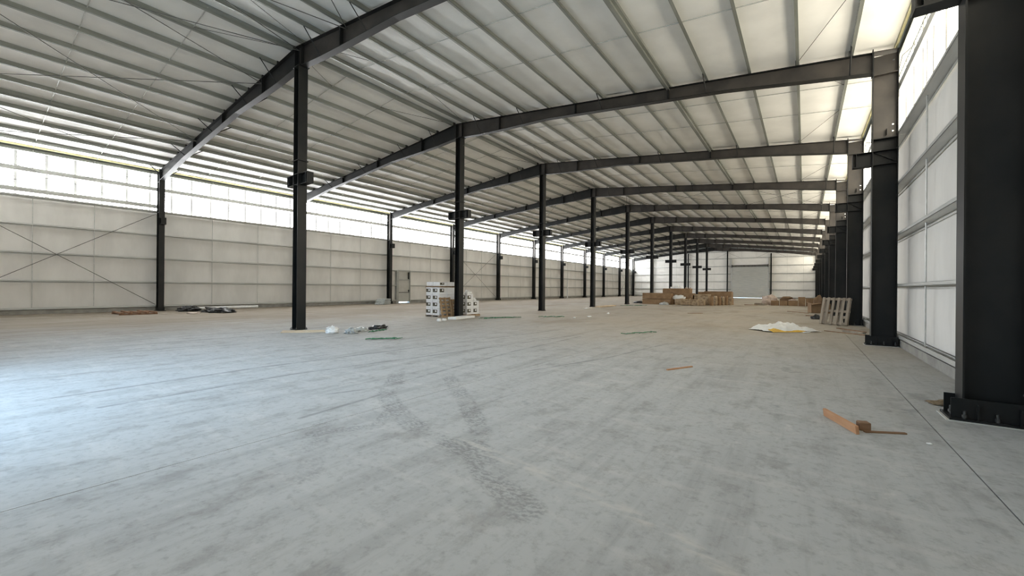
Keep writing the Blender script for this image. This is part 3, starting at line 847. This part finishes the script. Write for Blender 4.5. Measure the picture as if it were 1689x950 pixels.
# white carton stacks round the second mid column -----------------------
def printed(label, loc, w, d, h, grp, faces=('f', 'r')):
    t = thing('printed_carton', label, 'box', loc, 0, grp)
    put(bm_mesh(bevel_box(w, d, h, 0.01), 'body', 'carton_white'), 'body', t)
    ph, pw = h * 0.50, w * 0.66
    if 'f' in faces:
        q = MB().box(-w / 2 + .01, -w / 2 + .01 + pw, -d / 2 - .004, -d / 2 + .001, h * .30, h * .30 + ph).build('print', 'print_dark', t)
        MB().tube([(-w / 2 + pw * .72, -d / 2 - .007, h * .60), (-w / 2 + pw * .72, -d / 2 - .002, h * .60)], h * .15, 10).build('picture', 'print_white', q)
    if 'r' in faces:
        q = MB().box(w / 2 - .001, w / 2 + .004, -d / 2 + .02, -d / 2 + .02 + d * .55, h * .30, h * .30 + ph).build('print', 'print_dark', t)
        MB().tube([(w / 2 + .002, -d / 2 + d * .40, h * .60), (w / 2 + .007, -d / 2 + d * .40, h * .60)], h * .15, 10).build('picture', 'print_white', q)
    return t
def flat_pallet(label, loc, L, W, h=0.10, wood='pallet_wood'):
    t = thing('wooden_pallet', label, 'pallet', loc)
    for i in range(5):
        y = -W / 2 + 0.05 + i * (W - 0.1) / 4
        MB().box(-L / 2, L / 2, y - .045, y + .045, h - .02, h).build('deck_board', wood, t)
    for i in range(3):
        x = -L / 2 + 0.05 + i * (L - .1) / 2
        MB().box(x - .045, x + .045, -W / 2, W / 2, 0, h - .02).build('stringer', wood, t)
    return t
AX1, AY0 = -14.15, 13.62
flat_pallet('wooden pallet under the taller stack of white boxes', (AX1 - 0.48, AY0 + 0.52, 0), 0.98, 1.06, 0.08, 'grey_wood')
rows = ['bottom', 'second', 'third', 'fourth']
bw, bd, bh = 0.46, 0.51, 0.335
for r in range(4):
    for i in range(2):
        for j in range(2):
            if i == 0 and j == 1: continue
            pos = {(0, 0): 'outer left', (1, 0): 'front corner', (1, 1): 'rear right'}[(i, j)]
            printed('white printed carton in the taller stack, %s layer, %s' % (rows[r], pos), (AX1 - bw / 2 - (1 - i) * (bw + .01), AY0 + bd / 2 + j * (bd + .01), 0.08 + r * (bh + .003)), bw, bd, bh, 'white printed cartons', ('f',) if j or r < 3 else ('f', 'r'))
o = MB()
lay = thing('wooden_layer_board', 'slatted wooden layer near the top of the taller white box stack', 'pallet', (AX1 - 0.465, AY0 + 0.515, 0.08 + 4 * (bh + .003)))
for i in range(5): MB().box(-0.49, 0.49, -0.53 + i * 0.245, -0.53 + i * 0.245 + 0.09, 0.03, 0.055).build('slat', 'pallet_wood', lay)
for x in (-0.45, 0.0, 0.45): MB().box(x - .04, x + .04, -0.54, 0.54, 0, 0.03).build('stringer', 'cardboard_dark', lay)
zt_ = 0.08 + 4 * (bh + .003) + 0.057
printed('small white carton on the very top of the taller stack at left', (AX1 - 0.69, AY0 + 0.26, zt_), 0.46, 0.5, 0.20, 'white printed cartons', ())
printed('small printed carton on the very top of the taller stack at its corner', (AX1 - 0.22, AY0 + 0.26, zt_), 0.44, 0.5, 0.20, 'white printed cartons', ('r',))
printed('small white carton on the very top of the taller stack at right', (AX1 - 0.24, AY0 + 0.78, zt_), 0.46, 0.5, 0.20, 'white printed cartons', ())
p = pallet('brown wooden pallet leaning on the taller stack of white boxes', 'pallet_wood', 0.72, 0.97, 6, True)
p.location = (AX1 + 0.31, AY0 + 0.28, 0.0); p.rotation_euler = (-0.22, 0, math.pi / 2)
p = pallet('narrower brown pallet leaning behind the first brown pallet', 'pallet_wood', 0.46, 0.86, 6, True)
p.location = (AX1 + 0.26, AY0 + 0.92, 0.0); p.rotation_euler = (-0.18, 0, math.pi / 2)
BX1, BY0 = -13.50, 14.86
flat_pallet('low brown pallet under the shorter stack of white boxes', (BX1 - 0.44, BY0 + 0.46, 0), 0.96, 1.0, 0.09, 'pallet_wood')
for r in range(3):
    for i in range(2):
        for j in range(2):
            if i == 0 and j == 1: continue
            pos = {(0, 0): 'outer left', (1, 0): 'front corner', (1, 1): 'rear right'}[(i, j)]
            if r == 2 and j == 1: continue
            printed('white printed carton in the shorter stack, %s layer, %s' % (rows[r], pos), (BX1 - .22 - (1 - i) * .45, BY0 + .23 + j * .46, 0.09 + r * (bh + .003)), .44, .45, bh, 'white printed cartons')
o = blob('plastic_bag', (BX1 - .2, BY0 + .26, 0.09 + 3 * (bh + .003)), 0.16, 0.17, 0.18, 'white_plastic', 12, 0.5); tag(o, 'crumpled white bag on top of the shorter box stack', 'bag')
o = blob('plastic_bag', (BX1 - .22, BY0 + .66, 0.09 + 2 * (bh + .003)), 0.18, 0.15, 0.16, 'white_plastic', 13, 0.5); tag(o, 'crumpled white wrap on the rear step of the shorter box stack', 'bag')
o = board('foam_slab', (-12.72, 13.02), (-12.95, 14.55), 0.45, 0.10, 'foam_white', 'white foam slab on the floor at the foot of the second mid column', 'slab')
o = blob('paper_ball', (-12.38, 11.90, 0), 0.10, 0.10, 0.13, 'foam_white', 21, 0.4, 0, 2); tag(o, 'crumpled white paper ball left of its twin before the white boxes', 'paper')
o = blob('paper_ball', (-12.42, 12.25, 0), 0.10, 0.11, 0.11, 'foam_white', 22, 0.4, 0, 2); tag(o, 'crumpled white paper ball nearest the leaning brown pallet', 'paper')

# boards and wrap at the foot of the nearest mid column
board('wood_plank', (-12.92, 5.86), (-12.0, 6.86), 0.13, 0.03, 'pale_wood', 'pale plank lying in front of the nearest mid column', 'plank')
board('wood_plank', (-13.2, 6.02), (-12.42, 6.95), 0.09, 0.035, 'pale_wood', 'pale plank lying against the base of the nearest mid column', 'plank')
o = blob('plastic_wrap', (-11.75, 6.82, 0), 0.17, 0.20, 0.20, 'white_plastic', 31, 0.38, 0.4, 4, True, 3.2); tag(o, 'crumpled clear white wrap beside the pale planks', 'wrap')
o = blob('plastic_wrap', (-11.25, 7.15, 0), 0.17, 0.20, 0.15, 'grey_plastic', 32, 0.6, 0.9, 4, True, 3.2); tag(o, 'crumpled grey wrap between white wrap and dark plastic', 'wrap')
o = blob('plastic_wrap', (-11.55, 7.68, 0), 0.19, 0.24, 0.13, 'grey_plastic', 33, 0.38, 0.3, 4, True, 3.2); tag(o, 'grey green plastic heap behind the grey wrap', 'wrap')
o = blob('black_bag', (-11.80, 8.55, 0), 0.18, 0.42, 0.12, 'black_plastic', 34, 0.5, 0.25, 4, True, 2.6); tag(o, 'flat black plastic bag at the far end of the wrap heap', 'bag')
def strap(label, pts, r=0.012, wig=0.12, seed=1, n=26):
    rr = random.Random(seed); P = []
    pts = [Vector((*q, 0.012)) for q in pts]
    for i in range(n + 1):
        t = i / n * (len(pts) - 1); k = min(int(t), len(pts) - 2); q = pts[k].lerp(pts[k + 1], t - k)
        q = q + Vector((wig * math.sin(i * 1.3 + seed), wig * math.cos(i * 1.9 + seed), 0)) 
        q.z = 0.014 + 0.02 * abs(math.sin(i * 0.9 + seed)); P.append(q)
    o = MB().tube(P, r, 5).build('packing_strap', 'green_strap'); return tag(o, label, 'strap', 'green packing straps')
strap('loose green packing strap in front of the wrap heap', [(-9.55, 6.5), (-9.0, 7.2)], 0.012, 0.10, 1)
strap('green packing strap tucked under the wrap heap', [(-11.0, 7.6), (-11.2, 8.4)], 0.014, 0.05, 2)
strap('green packing strap on the floor right of the white boxes', [(-12.0, 14.2), (-11.7, 15.2), (-11.2, 16.0)], 0.014, 0.18, 3, 40)
strap('green packing strap before the third mid column', [(-10.5, 17.0), (-9.7, 18.0)], 0.014, 0.15, 4)
strap('green packing strap alone in the middle of the floor', [(-4.6, 12.3), (-4.0, 13.6)], 0.012, 0.08, 5)
strap('green packing strap by the fifth mid column', [(-12.6, 33.0), (-11.2, 35.0)], 0.016, 0.2, 6)

# left wall foot: flat boards, black tarpaulin, white pipe, bundle
t = thing('slatted_crate_side', 'flat brown slatted boards on the floor before the nearest left column', 'boards', (-26.5, 5.15, 0), 0.0)
for i in range(5): MB().box(-0.9 + 0.0, 0.9, -0.62 + i * 0.30, -0.52 + i * 0.30, 0.05, 0.12 + 0.02 * (i % 2)).build('slat', 'red_wood', t)
for x in (-0.75, 0.75): MB().box(x - .05, x + .05, -0.66, 0.72, 0, 0.05).build('batten', 'red_wood', t)
o = blob('tarpaulin', (-25.3, 8.25, 0), 0.95, 0.5, 0.24, 'black_plastic', 41, 0.55, 0.2, 4, True, 2.8); tag(o, 'crumpled black tarpaulin heap by the left wall', 'tarpaulin')
o = blob('tarpaulin', (-27.35, 7.55, 0), 0.5, 0.42, 0.28, 'black_plastic', 42, 0.5, 0.9, 4, True, 2.8); tag(o, 'smaller black tarpaulin fold next to the nearest left column', 'tarpaulin')
o = blob('cloth_scrap', (-25.0, 7.1, 0), 0.28, 0.25, 0.06, 'pink_bag', 43, 0.5, 0.2, 3); tag(o, 'beige scrap at the front of the black tarpaulin', 'scrap')
o = MB().tube([(-28.6, 8.1, 0.09), (-28.6, 11.5, 0.09)], 0.085, 10).build('white_pipe', 'white_plastic'); tag(o, 'long white pipe on the floor along the left wall', 'pipe')
t = thing('sheet_bundle', 'pale bundle of sheets on the floor left of the third left column', 'bundle', (-27.9, 20.55, 0), 0.5)
for i in range(4): put(bm_mesh(bevel_box(0.8, 1.25 - .08 * i, 0.11, 0.02), 'sheet', 'grey_plastic'), 'sheet', t, (0.02 * (i % 2), 0.03 * i, 0.115 * i))
o = MB().box(-0.06, 0.06, -0.07, 0.07, 0, 2.75).box(-0.09, 0.09, -0.1, 0.1, 0, 0.05).build('white_post', 'white_plastic', None, (-28.45, 53.3, 0)); tag(o, 'white upright post by the seventh left column', 'post')

# fourth mid column: plank and scraps
board('foam_strip', (-12.85, 29.0), (-12.95, 32.4), 0.45, 0.09, 'pale_wood', 'pale flat board by the fourth mid column', 'board')
o = blob('paper_scrap', (-12.6, 26.7, 0), 0.16, 0.55, 0.06, 'white_plastic', 51, 0.5, 0.1, 3); tag(o, 'white scrap left of the fourth mid column', 'scrap')
o = blob('paper_scrap', (-8.83, 18.9, 0), 0.10, 0.34, 0.04, 'white_plastic', 52, 0.5, 0.3, 3); tag(o, 'larger flat white scrap on the open floor', 'scrap')
o = blob('paper_scrap', (-9.0, 17.6, 0), 0.06, 0.10, 0.05, 'white_plastic', 53, 0.5, 0.3, 2); tag(o, 'small white scrap just nearer than the larger flat one', 'scrap')
o = blob('paper_scrap', (-8.98, 21.7, 0), 0.07, 0.10, 0.10, 'white_plastic', 54, 0.5, 0.3, 2); tag(o, 'small white scrap farther than the larger flat one', 'scrap')

# big cardboard pile in the middle distance -----------------------------
G = 'cardboard cartons in the large pile'
carton('long brown carton, bottom left of the large pile', (-11.4, 39.6, 0), 2.6, 1.15, 0.51, 0, group=G)
carton('long brown carton resting on the bottom left carton of the pile', (-11.4, 39.62, 0.535), 2.6, 1.12, 0.53, 0, group=G)
board('dark_seam', (-12.2, 39.03), (-10.15, 39.03), 0.10, 0.02, 'cardboard_dark', 'dark thin strip added as the seam between the two front cartons of the pile', 'batten', 0.512)  # added strip: the dark gap between the cartons put in as colour
carton('large carton in the second row carrying the top carton', (-9.9, 41.0, 0), 2.9, 1.2, 1.06, 0, group=G)
carton('topmost long carton of the large pile', (-9.95, 41.0, 1.065), 2.45, 1.1, 0.45, 0, group=G)
for i, (x, w, h, dx) in enumerate(((-10.35, 0.32, 0.16, 0), (-9.95, 0.30, 0.30, 0), (-9.62, 0.28, 0.14, 0))):
    o = put(bm_mesh(bevel_box(w, 0.4, h, 0.01), 'small_white_box', 'foam_white'), 'small_white_box', None, (x, 40.8, 1.52)); tag(o, ['small white box on the topmost carton, leftmost of three', 'tallest small white box on the topmost carton', 'small white box on the topmost carton, right of the tallest'][i], 'box', 'white boxes on the cardboard pile')
for i in range(3):
    o = blob('brown_parcel', (-9.12 + i * 0.19, 40.8, 1.52), 0.08, 0.1, 0.12, ('kraft_wrap', 'cardboard_dark', 'pink_bag')[i], 60 + i, 0.3, 0, 2); tag(o, ['small tan parcel', 'small dark parcel', 'small pale parcel'][i] + ' on the right end of the topmost carton', 'parcel')
t = thing('wrapped_bundle', 'low brown bundle wrapped in film, front right of the pile', 'bundle', (-8.35, 38.95, 0), 0.06)
def wrapbox(parent, w, d, h, seed, mat='kraft_wrap', nm='wrap'):
    from mathutils import noise
    bm = bevel_box(w, d, h, 0.05); bmesh.ops.subdivide_edges(bm, edges=bm.edges[:], cuts=5, use_grid_fill=True)
    for v in bm.verts:
        n = noise.noise_vector(v.co * 3.1 + Vector((seed, 0, 0))) * 0.05
        v.co += n; v.co.z = max(v.co.z, 0.0)
    return put(bm_mesh(bm, nm, mat, False), nm, parent)
wrapbox(t, 2.4, 0.8, 0.55, 3.3)
for x in (-0.7, 0.0, 0.7): MB().box(x - .02, x + .02, -0.46, 0.46, 0.0, 0.60).build('band', 'packing_tape', t)
carton('wide brown carton at the back right of the pile', (-7.0, 43.3, 0), 3.0, 1.2, 0.62, 0, group=G)
carton('wide brown carton on the back right carton, under a dark lid', (-7.0, 43.3, 0.63), 2.9, 1.15, 0.58, 0, group=G)
o = put(bm_mesh(bevel_box(2.3, 1.1, 0.06, 0.01), 'lid_board', 'cardboard_dark'), 'lid_board', None, (-6.75, 43.3, 1.215)); tag(o, 'dark flat board on the back right cartons', 'board')
t = thing('wrapped_bundle', 'tan wrapped bundle behind the low film bundle', 'bundle', (-8.6, 41.9 - 1.0 + 1.2, 0), 0.0)
t.location = (-7.72, 41.2, 0); wrapbox(t, 1.2, 1.5, 0.98, 8.1)
for i in range(6):
    t = thing('wrapped_roll', 'upright tan wrapped roll, %s from the left in the row' % ORD[i + 1], 'roll', (-6.78 + i * 0.23, 40.0 + i * 0.50, 0), group='upright rolls beside the pile')
    m = MB()
    hh = 0.82 + 0.06 * math.sin(i * 2.1)
    rings = [(0.0, .15), (.2, .17), (.5, .16), (.8, .165), (1.0, .13)]
    n = 10; b0 = len(m.v)
    for zf, r in rings:
        for s in range(n): m.v.append((r * math.cos(s * 6.283 / n) * (1 + .12 * math.sin(s * 2.3 + i)), r * math.sin(s * 6.283 / n), zf * hh))
    for j in range(len(rings) - 1):
        for s in range(n):
            e = (s + 1) % n; m.f.append((j * n + s, j * n + e, (j + 1) * n + e, (j + 1) * n + s)); m.mi.append(0)
    m.f.append(tuple((len(rings) - 1) * n + s for s in range(n))); m.mi.append(0)
    m.build('roll', 'kraft_wrap' if i % 2 else 'cardboard', t)
    MB().tube([(0, 0, hh * .99), (0, 0, hh * 1.03)], 0.06, 8).build('core', 'cardboard_dark', t)
o = blob('plastic_sack', (-9.6, 39.25, 0.0), 0.62, 0.25, 1.0, 'white_plastic', 71, 0.35, 0.1, 4, True, 2.0)
# sack lies over the front of the pile
o.location = (-9.45, 39.55, 0.50); o.scale = (0.85, 0.8, 0.42); tag(o, 'white plastic sack draped over the front of the pile', 'sack')
o = blob('plastic_wrap', (-10.45, 38.35, 0), 0.36, 0.28, 0.26, 'grey_plastic', 72, 0.5, 0.1, 3); tag(o, 'ball of clear film on the floor before the pile', 'wrap')
o = blob('tarpaulin', (-13.45, 40.9, 0), 0.65, 0.7, 0.22, 'black_plastic', 73, 0.4, 0.1, 3); tag(o, 'black tarpaulin on the floor at the left end of the pile', 'tarpaulin')

# row of boxes along the right side, far ------------------------------------
G2 = 'cardboard boxes in the far right row'
xsr = [(-2.25, 0.62, 0.46, 0), (-1.58, 0.60, 0.46, 0), (-0.85, 0.72, 0.48, 0), (-0.20, 0.52, 0.82, 0), (0.38, 0.56, 0.72, 0), (0.93, 0.46, 0.76, 0)]
for i, (x, w, h, _) in enumerate(xsr):
    carton('brown cardboard box, %s from the left in the far right row' % ORD[i + 1], (x, 45.4, 0), w, 0.6, h, 0, 'cardboard', 'cardboard_box', G2)
o = carton('lidless dark box behind the far right row', (-1.3, 46.4, 0), 1.2, 0.8, 0.62, 0, 'cardboard_dark', 'cardboard_box', G2)
o = blob('dark_sack', (-1.35, 46.3, 0.625), 0.45, 0.3, 0.24, 'cardboard_dark', 81, 0.4, 0, 3); tag(o, 'dark brown sack on the box behind the far right row', 'sack')
o = blob('pale_sack', (-2.75, 46.5, 0), 0.62, 0.5, 0.95, 'pink_bag', 82, 0.4, 0.2, 4); tag(o, 'pale pinkish sack heap at the left end of the far right row', 'sack')
o = blob('pale_sack', (-0.9, 45.4, 0.483), 0.25, 0.22, 0.14, 'pink_bag', 83, 0.4, 0.2, 3); tag(o, 'small pale sack on the third box of the far right row', 'sack')
board('grey_plank', (-3.85, 45.2), (-2.95, 45.0), 0.4, 0.20, 'grey_wood', 'grey timber at the left end of the far right row', 'timber')
board('wood_plank', (-4.6, 43.9), (-3.6, 44.5), 0.12, 0.05, 'brown_wood', 'thin plank pointing at the roller shutter', 'plank')
# open carton before the right columns
t = thing('open_carton', 'open torn cardboard box with a dark bag behind the leaning pallet', 'box', (0.75, 32.4, 0), 0.25)
W_, D_, H_ = 1.0, 0.75, 0.62
for (x0, x1, y0, y1) in ((-W_/2, W_/2, -D_/2, -D_/2 + .012), (-W_/2, W_/2, D_/2 - .012, D_/2), (-W_/2, -W_/2 + .012, -D_/2, D_/2), (W_/2 - .012, W_/2, -D_/2, D_/2)):
    MB().box(x0, x1, y0, y1, 0, H_).build('side', 'cardboard', t)
MB().box(-W_/2, W_/2, -D_/2, D_/2, 0.0, 0.012).build('bottom', 'cardboard', t)
MB().quad([(-W_/2, -D_/2, H_), (W_/2 * .2, -D_/2, H_), (W_/2 * .1, -D_/2 - .28, H_ + .05), (-W_/2 * 1.1, -D_/2 - .25, H_ - .1)]).quad([(-W_/2, -D_/2, H_), (-W_/2, D_/2, H_), (-W_/2 - .25, D_/2, H_ + .12), (-W_/2 - .22, -D_/2, H_ + .05)]).build('flap', 'cardboard', t)
o = blob('dark_bag', (0.75, 32.42, 0.02), 0.34, 0.24, 0.98, 'cardboard_dark', 91, 0.3, 0.1, 4, True, 2.0); tag(o, 'dark bag stuffed in the open cardboard box', 'bag')
board('wood_plank', (-0.9, 33.2), (0.2, 31.2), 0.10, 0.03, 'brown_wood', 'brown plank left of the open cardboard box', 'plank')
board('wood_plank', (0.1, 28.2), (0.85, 27.2), 0.12, 0.04, 'brown_wood', 'brown plank before the open cardboard box', 'plank')
o = blob('metal_scrap', (0.50, 25.2, 0), 0.22, 0.15, 0.22, 'black_plastic', 95, 0.5, 0.1, 3); tag(o, 'small black scrap left of the leaning pallet', 'scrap')
board('wood_stick', (-5.6, 25.6), (-5.0, 26.6), 0.08, 0.02, 'brown_wood', 'dark thin stick on the floor beyond the white plastic sheet', 'stick')
